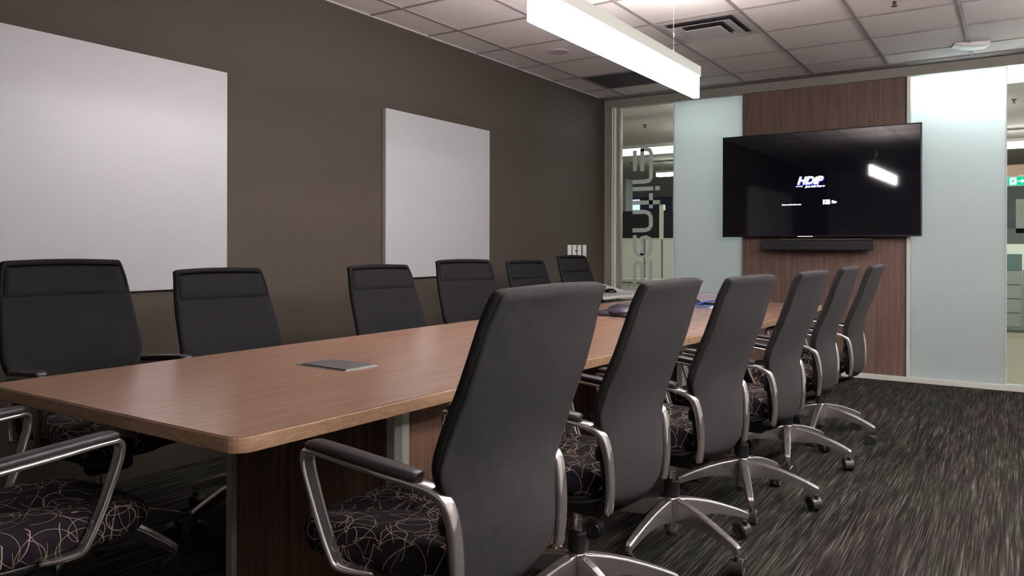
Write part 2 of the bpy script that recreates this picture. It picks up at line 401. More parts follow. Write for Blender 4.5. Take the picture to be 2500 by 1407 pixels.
gl_t = [[(-3.329, 1.604), (-3.029, 1.604)], [(-3.125, 1.697), (-3.125, 1.543)]]
gl_i = [[(-3.329, 1.746), (-3.1, 1.746)], [(-3.079, 1.746), (-3.029, 1.746)]]
gl_a = [[(-3.33, 1.82), (-3.183, 1.82), (-3.144, 1.83), (-3.125, 1.857), (-3.125, 2.11), (-3.142, 2.141), (-3.177, 2.153), (-3.241, 2.155)], [(-3.305, 2.145), (-3.305, 1.932)], [(-3.223, 2.156), (-3.223, 1.928)]]
def shift(g, dz): return [[(a, z+dz) for a, z in p] for p in g]
for g in (gl_n, gl_e, gl_s, gl_t, gl_i, gl_a, shift(gl_s, -.275), shift(gl_e, -.80)):
    link('letter', stroke_mesh(g), M['frost_letter'], letters)

# ------------------------------------------------------------------ open office behind the glass
YO = 17.0
struct('floor_office', B(-11, 7, YF+.06, YO, -.05, 0), M['office_floor'])
struct('ceiling_office', B(-11, 7, YF+.1, YO, H, H+.08), M['tile'])
struct('wall_office_far', B(-11, 7, YO, YO+.1, 0, H), M['office_wall'])
struct('wall_office_left', B(-11.1, -11, YF, YO, 0, H), M['office_wall'])
struct('wall_office_right', B(7, 7.1, YF, YO, 0, H), M['office_wall'])
struct('trim_10', B(-11, XW-.12, YF-.02, YF+.06, 0, H), M['wall_light'])
struct('trim_11', B(XR+.0, 7, YF-.02, YF+.06, 0, H), M['wall_light'])
def pendant_x(x0, x1, y, z, label, m=None, h=.09, group=None):
    t = thing('pendant_light', label, 'light', ((x0+x1)/2, y, z), 0, group)
    a = (x1-x0)/2
    link('diffuser', B(-a+.01, a-.01, -.06, .06, 0, h), m or M['lamp_office'], t)
    link('housing', B(-a, a, -.065, .065, h, h+.04), M['white_metal'], t)
    for q in (-a*.8, a*.8): link('hanger_wire', B(q-.003, q+.003, -.003, .003, h+.04, H-z), M['white_metal'], t)
    return t
pendant_x(-.70, 2.3, 7.53, 2.512, 'bright linear light just behind the right frosted pane, close to the top', M['lamp_near'], h=.085)
pendant_x(-6.6, -2.7, 8.55, 2.255, 'long warm linear light seen through the lettered glass strip', M['lamp_warm'], .07)
pendant_x(-3.0, -2.2, 7.9, 2.55, 'short linear light behind the left frosted pane', h=.06)
pendant_x(-5.45, -4.3, 13.1, 2.42, 'distant linear light low in the lettered glass strip, under the warm one', h=.06)
pendant_x(-3.4, 3.5, 12.0, 2.45, 'long linear light added deep in the office behind the wooden panel', h=.08)  # added to light the office behind the panes
pendant_x(-3.6, -.2, 9.8, 2.45, 'linear light added in the office aisle behind the wooden panel', h=.09)  # another added office light, hidden by the panel

def cubicle():
    t = thing('cubicle_partition', 'cream cubicle wall with dark upper screens behind the lettered glass strip', 'partition', (-4.2, 9.5, 0))
    xs = [-1.2, -.32, .085, .33, 1.15]
    for i in range(4):
        link('panel', B(xs[i]+.012, xs[i+1]-.012, -.03, .03, .74, 1.245), M['cab'], t, bevel=.003)
    link('back_board', B(-1.2, 1.15, .03, .06, 0, 1.25), M['screen_fab'], t)
    link('dark_screen', B(-1.2, .295, -.02, .03, 1.262, 1.625), M['screen_fab'], t)
    link('dark_screen', B(.352, 1.15, -.02, .03, 1.262, 1.625), M['screen_fab'], t)
    link('post', B(.295, .352, -.03, .035, 1.262, 1.70), M['cab'], t)
    link('cap_rail', B(-1.2, 1.15, -.035, .035, 1.245, 1.262), M['cab'], t)
    link('worktop', B(-1.2, 1.15, -.55, -.03, .70, .74), M['white_lam'], t, bevel=.003)
    for i in range(4):
        link('drawer_front', B(xs[i]+.004, xs[i+1]-.004, -.52, -.5, .03, .69), M['cab'], t, bevel=.002)
    return t
cubicle()
t = thing('notice_board', 'small pale window-like panel glowing above the dark screens, far left in the lettered strip', 'panel', (-7.9, YO-.07, 1.3))
link('board', B(.12, .42, 0, .02, .70, .97), M['window_glow'], t); link('frame', B(-.6, 1.2, .02, .07, .58, 1.02), mat('dark_blue_board', (.03, .05, .10), .6), t)
t = thing('wall_column', 'grey square column behind the lettering, left part of the clear strip', 'column', (-6.55, 13.4, 0))
link('shaft', B(-.6, .42, -.15, .15, 0, 2.42), M['office_wall'], t)
# right clear strip
t = thing('bulkhead_beam', 'peach coloured beam crossing above the exit sign beyond the right clear glass', 'beam', (1.0, 11.2, 2.0))
link('beam', B(-3.2, 4, 0, .3, .0, .16), M['bulkhead'], t)
t = thing('exit_sign', 'green lit exit sign with running figure and right arrow, hanging under the peach beam', 'sign', (0, 11.0, 1.895))
link('housing', B(-.095, .20, 0, .05, -.008, .108), M['white_metal'], t, bevel=.003)
link('green_face', B(-.085, .19, -.004, 0, .0, .10), M['exit_green'], t)
bm = bmesh.new(); box(bm, -.064, .006, -.007, -.004, .008, .092); link('pictogram_panel', bm, M['exit_white'], t)
def flat(poly, y=-.009, th=.002):
    bm = bmesh.new(); a = [bm.verts.new((x, y, z)) for x, z in poly]; c = [bm.verts.new((x, y+th, z)) for x, z in poly]
    bm.faces.new(a); bm.faces.new(c[::-1])
    for i in range(len(poly)): j = (i+1) % len(poly); bm.faces.new((a[j], a[i], c[i], c[j]))
    return bm
bm = flat([(.012, .074), (.020, .080), (.026, .074), (.020, .067)])
for P in ([(-.002, .064), (.012, .066), (.017, .055), (.026, .058), (.026, .053), (.014, .048), (.008, .040), (.012, .034), (.008, .018), (.003, .018), (.006, .032), (-.004, .040), (-.004, .028), (-.018, .024), (-.019, .029), (-.008, .033), (-.006, .048), (-.010, .058)],):
    b2 = flat(P); me_ = bpy.data.meshes.new('x'); b2.to_mesh(me_); bm.from_mesh(me_); b2.free(); bpy.data.meshes.remove(me_)
rf = link('running_figure', bm, M['exit_green'], t); rf.location.x = -.034
ar_ = link('arrow', flat([(.062, .044), (.10, .044), (.10, .022), (.135, .05), (.10, .078), (.10, .056), (.062, .056)]), M['exit_white'], t); ar_.location.x = -.045
link('hanger', B(.02, .10, .02, .03, .108, .13), M['white_metal'], t)
t = thing('grey_partition', 'grey fabric cubicle screen beyond the right clear glass, under the exit sign', 'partition', (.0, 13.5, 0))
link('upper_screen', B(.0, 2.6, 0, .05, 1.36, 1.86), mat('grey_green_screen', (.26, .28, .25), .8), t)
link('lower_screen', B(-.2, 2.6, 0, .06, 1.20, 1.43), M['grey_fab'], t); link('base_panel', B(-.2, 2.6, 0, .05, 0, 1.20), M['cab'], t)
t = thing('drawer_cabinet', 'low grey drawer cabinet with green top section beyond the right clear glass', 'cabinet', (-.1, 12.4, 0))
link('body', B(-.15, .17, 0, .5, .05, .84), M['drawer'], t, bevel=.004); link('top_section', B(-.15, .17, -.01, .5, .84, 1.06), M['bin'], t, bevel=.004)
for k in range(4): link('drawer', B(-.14, .16, -.018, -.001, .08+k*.19, .255+k*.19), M['drawer'], t, bevel=.003)
link('body', B(.18, .9, 0, .5, .05, .84), M['drawer'], t, bevel=.004)
tag(link('paper_stack', B(-.24, .06, 12.42, 12.75, 1.061, 1.10), M['paper']), 'stack of papers on the green topped cabinet beyond the glass', 'papers')
struct('trim_12', B(-11, 7, 11.6, 11.64, 0, .004), mat('floor_joint', (.45, .34, .2), .5))
def sprinkler(loc, label):
    t = thing('sprinkler_head', label, 'sprinkler', loc, 0, 'ceiling sprinklers')
    bm = bmesh.new(); lathe(bm, [(.026, 0), (.028, -.006), (.01, -.008)], seg=16); link('escutcheon', bm, M['white_metal'] if loc[1] < YF else M['copper'], t)
    bm = bmesh.new(); lathe(bm, [(.007, -.006), (.007, -.03), (.004, -.032)], seg=10); box(bm, -.012, -.009, -.002, .002, -.04, -.012); box(bm, .009, .012, -.002, .002, -.04, -.012); link('body', bm, M['copper'], t)
    bm = bmesh.new(); lathe(bm, [(.004, -.038), (.018, -.040), (.018, -.042), (.003, -.044)], seg=14); link('deflector', bm, M['copper'], t)
sprinkler((-.64, 5.335, H), 'small sprinkler head in the meeting room ceiling tiles')
sprinkler((-3.95, 9.1, H), 'sprinkler head seen at the top of the lettered glass strip')
sprinkler((-5.9, 13.0, H), 'distant sprinkler head lower in the lettered glass strip')
sprinkler((-.02, 9.6, H), 'sprinkler head beyond the right clear glass')

# ------------------------------------------------------------------ ceiling fittings
def pendant_y(y0, y1, x, z, label, upm='lamp_up_strong'):
    t = thing('pendant_light', label, 'light', (x, (y0+y1)/2, z), 0, 'linear pendant lights over the table')
    a = (y1-y0)/2
    link('diffuser', B(-.018, .018, -a, a, 0, LH), M['lamp'], t)
    link('up_diffuser', B(-.024, .024, -a+.02, a-.02, LH+.0445, LH+.0450), M[upm], t)
    bm = bmesh.new(); box(bm, -.026, .026, -a-.004, a+.004, LH, LH+.044)
    for p_ in ((-.026, -.0245, -a-.004, a+.004), (.0245, .026, -a-.004, a+.004), (-.0245, .0245, -a-.004, -a-.002), (-.0245, .0245, a+.002, a+.004)): box(bm, *p_, LH+.044, LH+.056)
    link('housing', bm, mat('satin_fixture', (.52, .55, .50), .35, .3), t, bevel=.002)
    for q in (-a+.36, a-.36):
        bm = bmesh.new(); tube(bm, [(0, q, LH+.05), (0, q, H-z)], .0022, smooth=False); wr = link('hanger_wire', bm, M['gas'], t)
        bm = bmesh.new(); lathe(bm, [(.004, LH+.05), (.005, LH+.075), (.003, LH+.08)], (0, q, 0), 10); link('gripper', bm, M['gas'], wr)
        bm = bmesh.new(); lathe(bm, [(.004, LH+.15), (.006, LH+.165), (.003, LH+.17)], (0, q, 0), 10); link('cable_stop', bm, M['gas'], wr)
    return t
LH = .126
pendant_y(2.518, 4.350, -1.565, 2.02, 'long glowing linear pendant with aluminium housing hanging over the table', 'lamp_up')
pendant_y(.2, 2.6, 1.25, 2.2, 'unseen linear pendant added on the right side of the room, beside the viewer')  # out of view, added for the light that comes from the right
pendant_y(3.4, 5.8, 1.25, 2.2, 'unseen linear pendant added on the right side of the room, farther ahead')  # second added pendant, also out of view
# four-way air diffuser
def diffuser():
    x0, x1, y0, y1 = -2.124+.011, -1.516-.011, 5.001+.009, 5.607-.009
    cx, cy = (x0+x1)/2, (y0+y1)/2; t = thing('air_diffuser', 'square stepped air diffuser set in the ceiling beside the pendant light', 'vent', (cx, cy, H))
    h = (x1-x0)/2
    def ring_(o, i, zo, zi):
        bm = bmesh.new()
        for (zz, dz) in ((0, 0), (0, -.002)): pass
        a = [bm.verts.new((sx*o, sy*o, zo)) for sx, sy in ((-1, -1), (1, -1), (1, 1), (-1, 1))]
        b_ = [bm.verts.new((sx*i, sy*i, zi)) for sx, sy in ((-1, -1), (1, -1), (1, 1), (-1, 1))]
        for k in range(4): j = (k+1) % 4; bm.faces.new((a[k], a[j], b_[j], b_[k]))
        return bm
    link('backing', B(-h, h, -h, h, -.004, -.002), M['dark_void'], t)
    link('outer_frame', ring_(h, h-.035, -.008, -.010), M['vent'], t, solid=.004)
    link('louvre', ring_(h-.075, h-.145, -.030, -.012), M['vent'], t, solid=.003)
    link('louvre', ring_(h-.02, h-.055, -.010, -.006), M['vent'], t, solid=.003)
    link('centre_plate', B(-h+.165, h-.165, -h+.165, h-.165, -.040, -.034), M['vent'], t, bevel=.003)
diffuser()
t = thing('return_grille', 'dark open return air tile in the ceiling near the corner', 'vent', (-3.035, 6.518, H))
link('opening_shade', B(-.292, .292, -.293, .293, -.004, -.001), M['dark_void'], t)  # flat dark sheet under a closed ceiling, in place of a shaded hole
bm = bmesh.new()
for (a0, a1, b0, b1) in ((-.297, .297, -.297, -.285), (-.297, .297, .285, .297), (-.297, -.285, -.285, .285), (.285, .297, -.285, .285)): box(bm, a0, a1, b0, b1, -.010, 0)
link('frame', bm, mat('grille_frame', (.22, .18, .22), .3, .3), t)
bm = bmesh.new(); lathe(bm, [(.085, 0), (.085, -.004), (.078, -.009), (.004, -.010)], seg=36)
o = link('ceiling_speaker', bm, mat('speaker_grille', (.40, .34, .35), .8), smooth=False); o.location = (-3.037, 5.30, H); tag(o, 'flush round ceiling speaker in a tile next to the taupe wall', 'speaker')
t = thing('wireless_access_point', 'white curved wireless access point hanging at the ceiling edge by the far wall', 'access point', (-.29, 6.80, H), .25)
bm = bmesh.new()
pr = [(-.12, -.012), (-.06, -.030), (.02, -.040), (.09, -.038), (.115, -.028)]
rings(bm, [[(x, -.07, -.002), (x, .07, -.002), (x, .075, zz+.008), (x, .055, zz), (x, -.055, zz), (x, -.075, zz+.008)] for x, zz in pr])
link('cover', bm, M['white_plastic'], t, bevel=.003); link('mounting_plate', B(-.08, .08, -.05, .05, -.004, 0), M['plastic'], t)

# ------------------------------------------------------------------ things on the walls
def board(y0, y1, label):
    t = thing('whiteboard', label, 'whiteboard', (XW+.002, (y0+y1)/2, 1.51), 0, 'whiteboards on the taupe wall'); a = (y1-y0)/2
    link('panel', B(.0, .030, -a, a, -.585, .585), M['board_edge'], t, bevel=.001)
    link('writing_surface', B(.030, .0325, -a+.002, a-.002, -.583, .583), M['board'], t)
board(.21, 2.655, 'wide white board with no frame on the taupe wall, cut off at the left')
board(3.915, 5.155, 'square white board with no frame in the middle of the taupe wall')
for i, (y0, y1) in enumerate(((6.517, 6.598), (6.617, 6.698), (6.718, 6.798), (6.825, 6.905))):
    t = thing('wall_plate', ['blank white wall plate, left end of the row by the far corner', 'white wall plate with a black key switch, second in the row of four',
        'blank white wall plate between the key switch plate and the right end one', 'blank white wall plate at the right end of the row, set slightly apart'][i], 'wall plate', (XW, (y0+y1)/2, 1.105), 0, 'wall plates in the far corner')
    link('plate', B(0, .007, -.037, .037, -.06, .06), M['white_plastic'], t, bevel=.002)
    if i == 1:
        bm = bmesh.new(); lathe(bm, [(.011, .006), (.011, .012), (.002, .013)], (0, .022, .0), 14, 'x'); link('key_switch', bm, M['plastic'], t)
    else: link('insert', B(.006, .009, -.016, .016, -.032, .032), M['white_plastic'], t, bevel=.001)

# television
tvx, tvy, tvz = -1.502, 7.24, 1.718
tv = thing('television', 'large black flat television on the wooden panel, showing small white text', 'television', (tvx, tvy, tvz), math.radians(-.95))
link('cabinet', B(-.845, .845, .004, .050, -.476, .476), M['bezel'], tv, bevel=.006)
link('bezel', B(-.845, .845, -.004, .006, -.476, .476), M['bezel'], tv, bevel=.002)
link('screen', B(-.834, .834, -.0055, -.0035, -.462, .465), M['screen'], tv)
link('wall_bracket', B(-.22, .22, .05, .086, -.2, .2), M['plastic'], tv)
def tvtext(nm, s, size, x, z, m, shear=0, weight=0, y=-.0065, sx=1):
    return text(nm, s, size, m, tv, Matrix.Translation((x, y, z)) @ Matrix.Rotation(PI/2, 4, 'X') @ Matrix.Diagonal((sx, 1, 1, 1)), shear, weight)
tvtext('logo_text', 'HDiP', .092, -.157, .0, M['screen_text'], .3, .004, sx=1.03)
tvtext('logo_shadow', 'HDiP', .092, -.151, -.006, M['screen_blue'], .3, .006, y=-.0060, sx=1.03)
tvtext('logo_caption', 'powered by', .014, -.165, -.024, M['screen_text'], 0, .0006, sx=.85)
tvtext('logo_caption', 'Just Add Power', .026, -.085, -.032, M['screen_text'], .3, .0012, sx=1.0)
tvtext('status_text', 'Receiver waiting for video source', .0155, -.29, -.188, M['screen_text'], 0, .0009, sx=.80)
tvtext('logo_text', 'KSS', .052, .065, -.185, M['screen_text'], 0, .003, sx=.75)
tvtext('status_text', 'Plus', .034, .140, -.180, M['screen_text'], 0, .002, sx=.75)
link('power_light', B(-.15, -.02, -.0062, -.004, -.474, -.4705), M['led'], tv)
sb = thing('soundbar', 'slim black soundbar mounted under the television', 'speaker', (-1.50, 7.235, 1.172))
link('body', B(-.468, .468, -.045, .05, -.052, .040), M['soundbar'], sb, bevel=.012)
link('top_strip', B(-.30, .455, -.047, .03, .041, .052), M['soundbar_top'], sb, bevel=.003)
link('wall_bracket', B(-.3, .3, .05, .095, -.03, .03), M['plastic'], sb)

# ------------------------------------------------------------------ conference table
tb = thing('conference_table', 'long brown wood conference table with rounded corners down the room', 'table', (-1.9, 3.4, 0))
outR = [(-1.372, 1.12), (-1.365, 1.4), (-1.352, 1.8), (-1.31, 2.4), (-1.235, 3.43), (-1.17, 4.1), (-1.135, 4.6), (-1.125, 5.1), (-1.145, 5.6)]
outL = [(-2.475, 5.72), (-2.49, 5.0), (-2.505, 4.0), (-2.515, 3.2), (-2.53, 2.2), (-2.535, 1.5), (-2.535, 1.10)]
def corner(cx, cy, r, a0, a1, k=6): return [(cx+r*math.cos(a0+(a1-a0)*i/k), cy+r*math.sin(a0+(a1-a0)*i/k)) for i in range(k+1)]
rc = .045
out = corner(-2.535+rc, 1.043+rc, rc, PI, 1.5*PI)+corner(-1.378-rc, 1.043+rc, rc, 1.5*PI, 2*PI)+outR[1:]+corner(-1.15-rc, 5.80-rc, rc, 0, PI/2)+corner(-2.472+rc, 5.80-rc, rc, PI/2, PI)+outL[1:-1]
out = [(x+1.9, y-3.4) for x, y in out]
bm = bmesh.new(); prism(bm, out, .703, .7375)
top = link('edge_band', bm, M['table_edge'], tb, bevel=.0025)
def inset(P, d):
    q = []
    for i, p in enumerate(P):
        a = Vector(P[i-1]); b_ = Vector(p); c = Vector(P[(i+1) % len(P)]); t_ = (c-a).normalized(); q.append((p[0]-t_.y*d, p[1]+t_.x*d))
    return q
bm = bmesh.new(); prism(bm, inset(out, .0022), .7372, .7395); link('tabletop', bm, M['table_top'], tb)
def pedestal(x0, x1, y0, y1):
    x0, x1, y0, y1 = x0+1.9, x1+1.9, y0-3.4, y1-3.4
    p = link('pedestal', B(x0+.02, x1-.02, y0+.02, y1-.02, .0, .703), M['pedestal'], tb)
    for (cx, cy) in ((x0, y0), (x1, y0), (x0, y1), (x1, y1)):
        sx = 1 if cx == x0 else -1; sy = 1 if cy == y0 else -1
        bm = bmesh.new(); q = .046; c_ = .016
        pts = [(0, c_), (0, q), (.004+.02, q), (.024, .024), (q, .024), (q, 0), (c_, 0)]
        P = [(cx+sx*a, cy+sy*b_) for a, b_ in pts]; prism(bm, P, 0, .703); link('corner_trim', bm, M['trim'], p)
pedestal(-2.27, -1.475, 1.66, 2.65)
pedestal(-2.25, -1.50, 4.0, 4.95)

gr = thing('table_grommet', 'silver rectangular cable flap set flush in the table top near its close end', 'grommet', (-1.952, 1.876, .7395), math.radians(-2))
link('frame', B(-.125, .125, -.075, .075, -.0, .0022), M['grommet'], gr, bevel=.0008)
link('flap', B(-.10, .118, -.062, .070, .0022, .0052), M['grommet_in'], gr, bevel=.001)
link('slot', B(-.10, .118, -.071, -.063, .0022, .0026), M['black_gloss'], gr)

# conference phone
ph = thing('conference_phone', 'dark three-armed conference phone lying on the table', 'phone', (-1.93, 4.18, .7395), math.radians(200))
bm = bmesh.new()
def star(s, hgt, z0):
    q = []
    for i in range(48):
        a = 2*PI*i/48; r = .085+.085*(abs(math.cos(1.5*a))**3)
        q.append((r*s*math.cos(a), r*s*math.sin(a), z0+hgt))
    return q
rings(bm, [star(1.1, .0, .004), star(1.16, .008, .004), star(1.1, .018, .004), star(.95, .026, .004), star(.6, .034, .004), star(.25, .036, .004)])
bd = link('body', bm, M['phone'], ph, smooth=True)
bm = bmesh.new(); lathe(bm, [(.118, .022), (.116, .034), (.102, .050), (.078, .063), (.045, .071), (.005, .073)], seg=32); link('speaker_dome', bm, M['phone'], ph, smooth=True)
for k in range(3):
    a = 2*PI*k/3; bm = bmesh.new(); sweep(bm, [(math.cos(a)*.125, math.sin(a)*.125, .029), (math.cos(a)*.178, math.sin(a)*.178, .020)], (-math.sin(a), math.cos(a), 0), .010, .003); link('chrome_strip', bm, M['chrome'], ph)
bm = bmesh.new(); box(bm, -.03, -.01, -.02, .02, .0, .006); link('foot', bm, M['rubber'], ph)

eq = thing('equipment_box', 'low lavender grey box with a black base at the far part of the table', 'box', (-1.73, 5.42, .7395), math.radians(8))
link('case', B(-.20, .20, -.11, .11, .014, .078), M['grey_box'], eq, bevel=.004)
link('base', B(-.198, .198, -.112, .108, 0, .014), M['black_gloss'], eq)
bm = bmesh.new(); tube(bm, [(-1.82, 5.21, .745), (-1.87, 5.25, .765), (-1.95, 5.29, .80), (-2.00, 5.31, .826), (-2.04, 5.36, .822)], .007)
tag(link('black_cable', bm, M['rubber'], smooth=True), 'thick black cable slanting over the front of the grey box', 'cable')
bm = bmesh.new(); tube(bm, [(-1.98, 5.12, .747), (-1.90, 5.10, .747), (-1.84, 5.10, .752), (-1.78, 5.12, .772), (-1.72, 5.14, .780), (-1.69, 5.16, .770), (-1.70, 5.12, .752), (-1.76, 5.08, .747), (-1.80, 5.04, .747)], .005)
tag(link('network_cable', bm, M['blue'], smooth=True), 'blue network cable looped on the table before the grey box', 'cable')
ad = thing('cable_adapter', 'white cable adapter with a plug lying beside the blue cable', 'adapter', (-1.66, 5.02, .7395), math.radians(60))
link('body', B(-.03, .10, -.016, .016, 0, .018), M['white_plastic'], ad, bevel=.004); link('plug', B(-.065, -.03, -.010, .010, .003, .014), M['white_plastic'], ad, bevel=.002)

# white side table in the corner
wt = thing('side_table', 'white angled side table in the corner by the lettered glass', 'table', (-3.2, 6.5, 0))
bm = bmesh.new(); prism(bm, [(x+3.2, y-6.5) for x, y in ((-3.00, 6.02), (-2.93, 6.75), (-2.93, 7.22), (-3.59, 7.22), (-3.59, 6.95))], .685, .712)
link('tabletop', bm, M['white_lam'], wt, bevel=.002)
for x, y in ((-3.08, 6.28), (-3.02, 7.12), (-3.50, 7.12)):
    bm = bmesh.new(); tube(bm, [(x+3.2, y-6.5, 0), (x+3.2, y-6.5, .685)], .018, smooth=False, seg=14); link('leg', bm, M['white_lam'], wt, smooth=True)
bm = bmesh.new(); rings(bm, [[(r*math.cos(2*PI*i/18)*1.6, r*math.sin(2*PI*i/18), z) for i in range(18)] for r, z in ((.034, 0), (.037, .012), (.030, .028), (.012, .038))])
o = link('computer_mouse', bm, M['black_gloss'], smooth=True); o.location = (-3.22, 6.62, .712); o.rotation_euler = (0, 0, .5); tag(o, 'black computer mouse on the white side table', 'mouse')
bm = bmesh.new(); tube(bm, [(-3.30, 6.55, .718), (-3.36, 6.60, .735), (-3.42, 6.68, .74), (-3.38, 6.74, .725), (-3.30, 6.70, .718), (-3.26, 6.66, .72)], .006)
tag(link('mouse_cable', bm, M['rubber'], smooth=True), 'black cable coiled beside the mouse on the white table', 'cable')
bm = bmesh.new(); prism(bm, [(-.11, -.05), (.12, -.06), (.13, .06), (-.09, .09)], 0, .012); bmesh.ops.rotate(bm, verts=bm.verts, cent=(0, 0, 0), matrix=Matrix.Rotation(.22, 3, 'Y'))
o = link('folded_paper', bm, M['paper']); o.location = (-3.36, 6.86, .740); tag(o, 'crumpled white paper leaning up on the side table', 'paper')
bm = bmesh.new(); prism(bm, [(-.16, -.08), (.16, -.10), (.18, .07), (-.12, .10)], 0, .006)
o = link('paper_sheet', bm, M['paper']); o.location = (-3.10, 6.86, .712); tag(o, 'flat grey white sheet on the side table behind the mouse', 'paper')

# ------------------------------------------------------------------ task chair
PROF = [(.395, -.165, .140), (.43, -.185, .184), (.50, -.188, .196), (.58, -.182, .201), (.64, -.178, .214), (.68, -.181, .238), (.71, -.187, .246), (.76, -.204, .245), (.81, -.224, .242), (.86, -.245, .238), (.91, -.262, .234), (.96, -.278, .229), (1.01, -.292, .222), (1.045, -.306, .216), (1.062, -.316, .212)]
def prof(z):
    for (a, x0, w0), (b_, x1, w1) in zip(PROF, PROF[1:]):
        if z <= b_: f = (z-a)/(b_-a); return x0+(x1-x0)*f, w0+(w1-w0)*f
    return PROF[-1][1:]
def back_pt(u, z):
    x, w_ = prof(z)
    bulge = .020+.022*math.exp(-((z-.56)/.16)**2)
    zz = z
    if z < .46: zz = z+.035*u*u*(.46-z)/.065
    if z > 1.0: zz = z-.006*u*u
    return (x-bulge*(1-u*u), u*w_, zz)
def back_sheets():
    US = [-1, -.93, -.80, -.6, -.4, -.2, 0, .2, .4, .6, .80, .93, 1]
    ZS = [.395+i*(1.062-.395)/30 for i in range(31)]
    W0, W1 = 24, 29
    bm = bmesh.new(); V = {}
    g = lambda i, j: V.setdefault((i, j), bm.verts.new(back_pt(US[i], ZS[j]))) if (i, j) not in V else V[(i, j)]
    for i in range(12):
        for j in range(30):
            if 1 <= i < 11 and W0 <= j < W1: continue
            bm.faces.new((g(i, j), g(i+1, j), g(i+1, j+1), g(i, j+1)))
    b2 = bmesh.new(); V2 = {}
    g2 = lambda i, j: V2.setdefault((i, j), b2.verts.new(back_pt(US[i], ZS[j]))) if (i, j) not in V2 else V2[(i, j)]
    for i in range(12):
        for j in range(1, 30): b2.faces.new((g2(i, j), g2(i+1, j), g2(i+1, j+1), g2(i, j+1)))
    b2.normal_update()
    sg = -1 if sum(f.normal.x for f in b2.faces) > 0 else 1
    for v_ in b2.verts: v_.co += v_.normal*sg*.0152; v_.co.y *= .975
    b3 = bmesh.new(); V2 = {}
    g3 = lambda i, j: V2.setdefault((i, j), b3.verts.new(back_pt(US[i], ZS[j]))) if (i, j) not in V2 else V2[(i, j)]
    for i in range(1, 11):
        for j in range(W0, W1): b3.faces.new((g3(i, j), g3(i+1, j), g3(i+1, j+1), g3(i, j+1)))
    return bm, b2, b3
def make_chair(label):
    t = thing('office_chair', label, 'chair')
    a, b_, c_ = back_sheets()
    bk = link('backrest', a, M['knit'], t, smooth=True, solid=.030, sub=1)
    link('rear_mesh', b_, M['knit_open'], bk, smooth=True, solid=.0012)
    mp = link('mesh_window', c_, M['knit_front'], bk, smooth=True, solid=.0012); mp.location = (.0125, 0, -.0035)
    # seat cushion
    bm = bmesh.new()
    def ringz(z, s, dx=0):
        q = []
        for i in range(40):
            an = 2*PI*i/40; c, s_ = math.cos(an), math.sin(an); e = .62
            x = math.copysign(abs(c)**e, c)*.255; y = math.copysign(abs(s_)**e, s_)*(.205+.012*(x/.255))
            zz = z-(.016*max(0, (x-.10)/.138)**2 if z > .46 else 0)+(.010*(y/.21)**2 if z > .5 else 0)
            q.append(((x*s)+.077+dx, y*s, zz))
        return q
    rings(bm, [ringz(.425, .86), ringz(.432, .95), ringz(.455, 1.0), ringz(.480, 1.0), ringz(.500, .97), ringz(.510, .90), ringz(.508, .70), ringz(.503, .35), ringz(.501, .08)])
    link('seat', bm, M['seat'], t, smooth=True, sub=1)
    bm = bmesh.new(); rings(bm, [[(x*s*.9+.055, y*s*.9, z) for x, y in [(math.copysign(abs(math.cos(2*PI*i/32))**.62, math.cos(2*PI*i/32))*.23, math.copysign(abs(math.sin(2*PI*i/32))**.62, math.sin(2*PI*i/32))*.20) for i in range(32)]] for s, z in ((.55, .385), (.85, .400), (1.0, .420), (1.0, .432))])
    link('seat_pan', bm, M['plastic'], t, smooth=True)
    bm = bmesh.new(); box(bm, -.11, .10, -.055, .055, .335, .392); lathe(bm, [(.03, -.075), (.034, -.06), (.034, .06), (.03, .075)], (.085, 0, .355), 16, 'y')
    link('tilt_mechanism', bm, M['plastic'], t, bevel=.01)
    bm = bmesh.new(); sweep(bm, [(-.06, 0, .36), (-.13, 0, .36), (-.185, 0, .40), (-.20, 0, .47)], (0, 1, 0), .045, .010); link('back_bracket', bm, M['plastic'], t, smooth=True)
    bm = bmesh.new(); tube(bm, [(.03, .05, .375), (.03, .16, .372), (.035, .205, .368)], .005); link('lever', bm, M['plastic'], t, smooth=True)
    for s in (1, -1):
        bm = bmesh.new()
        path = [(.03, .185, .430), (.065, .208, .434), (.098, .224, .443), (.115, .229, .470), (.140, .234, .53), (.163, .240, .60), (.178, .243, .655), (.176, .243, .684), (.150, .242, .689), (.05, .240, .680), (-.05, .234, .670), (-.115, .226, .662), (-.160, .218, .652), (-.190, .212, .632), (-.205, .207, .590), (-.212, .203, .53), (-.212, .200, .47), (-.205, .198, .415)]
        sweep(bm, [(x, y*s, z) for x, y, z in path], (0, 1, 0), [.016, .017, .018, .018, .018, .019, .020, .021, .021, .021, .020, .018, .017, .017, .017, .017], [.006, .007, .008, .0075, .0075, .007, .007, .007, .007, .008, .011, .012, .0105, .009, .009], k=5, nseg=12)
        ar = link('armrest', bm, M['chrome'], t, smooth=True)
        bm = bmesh.new(); sweep(bm, [(.170, .2425*s, .6965), (.15, .2425*s, .7015), (.05, .240*s, .6945), (-.05, .234*s, .6845), (-.118, .2265*s, .6765), (-.134, .224*s, .6735)], (0, 1, 0), [.016, .021, .022, .022, .021, .016], [.009, .0115, .0115, .0115, .0115, .009], k=5, nseg=12)
        link('arm_pad', bm, M['pad'], ar, smooth=True)
        bm = bmesh.new(); sweep(bm, [(-.185, .20*s, .60), (-.175, .20*s, .585), (-.172, .19*s, .56)], (0, 1, 0), .012, .008); link('back_mount', bm, M['plastic'], ar, smooth=True)
    bm = bmesh.new(); lathe(bm, [(.0145, .25), (.0145, .345)], seg=20); lathe(bm, [(.0165, .30), (.0165, .304)], seg=20); link('gas_lift', bm, M['gas'], t, smooth=False)
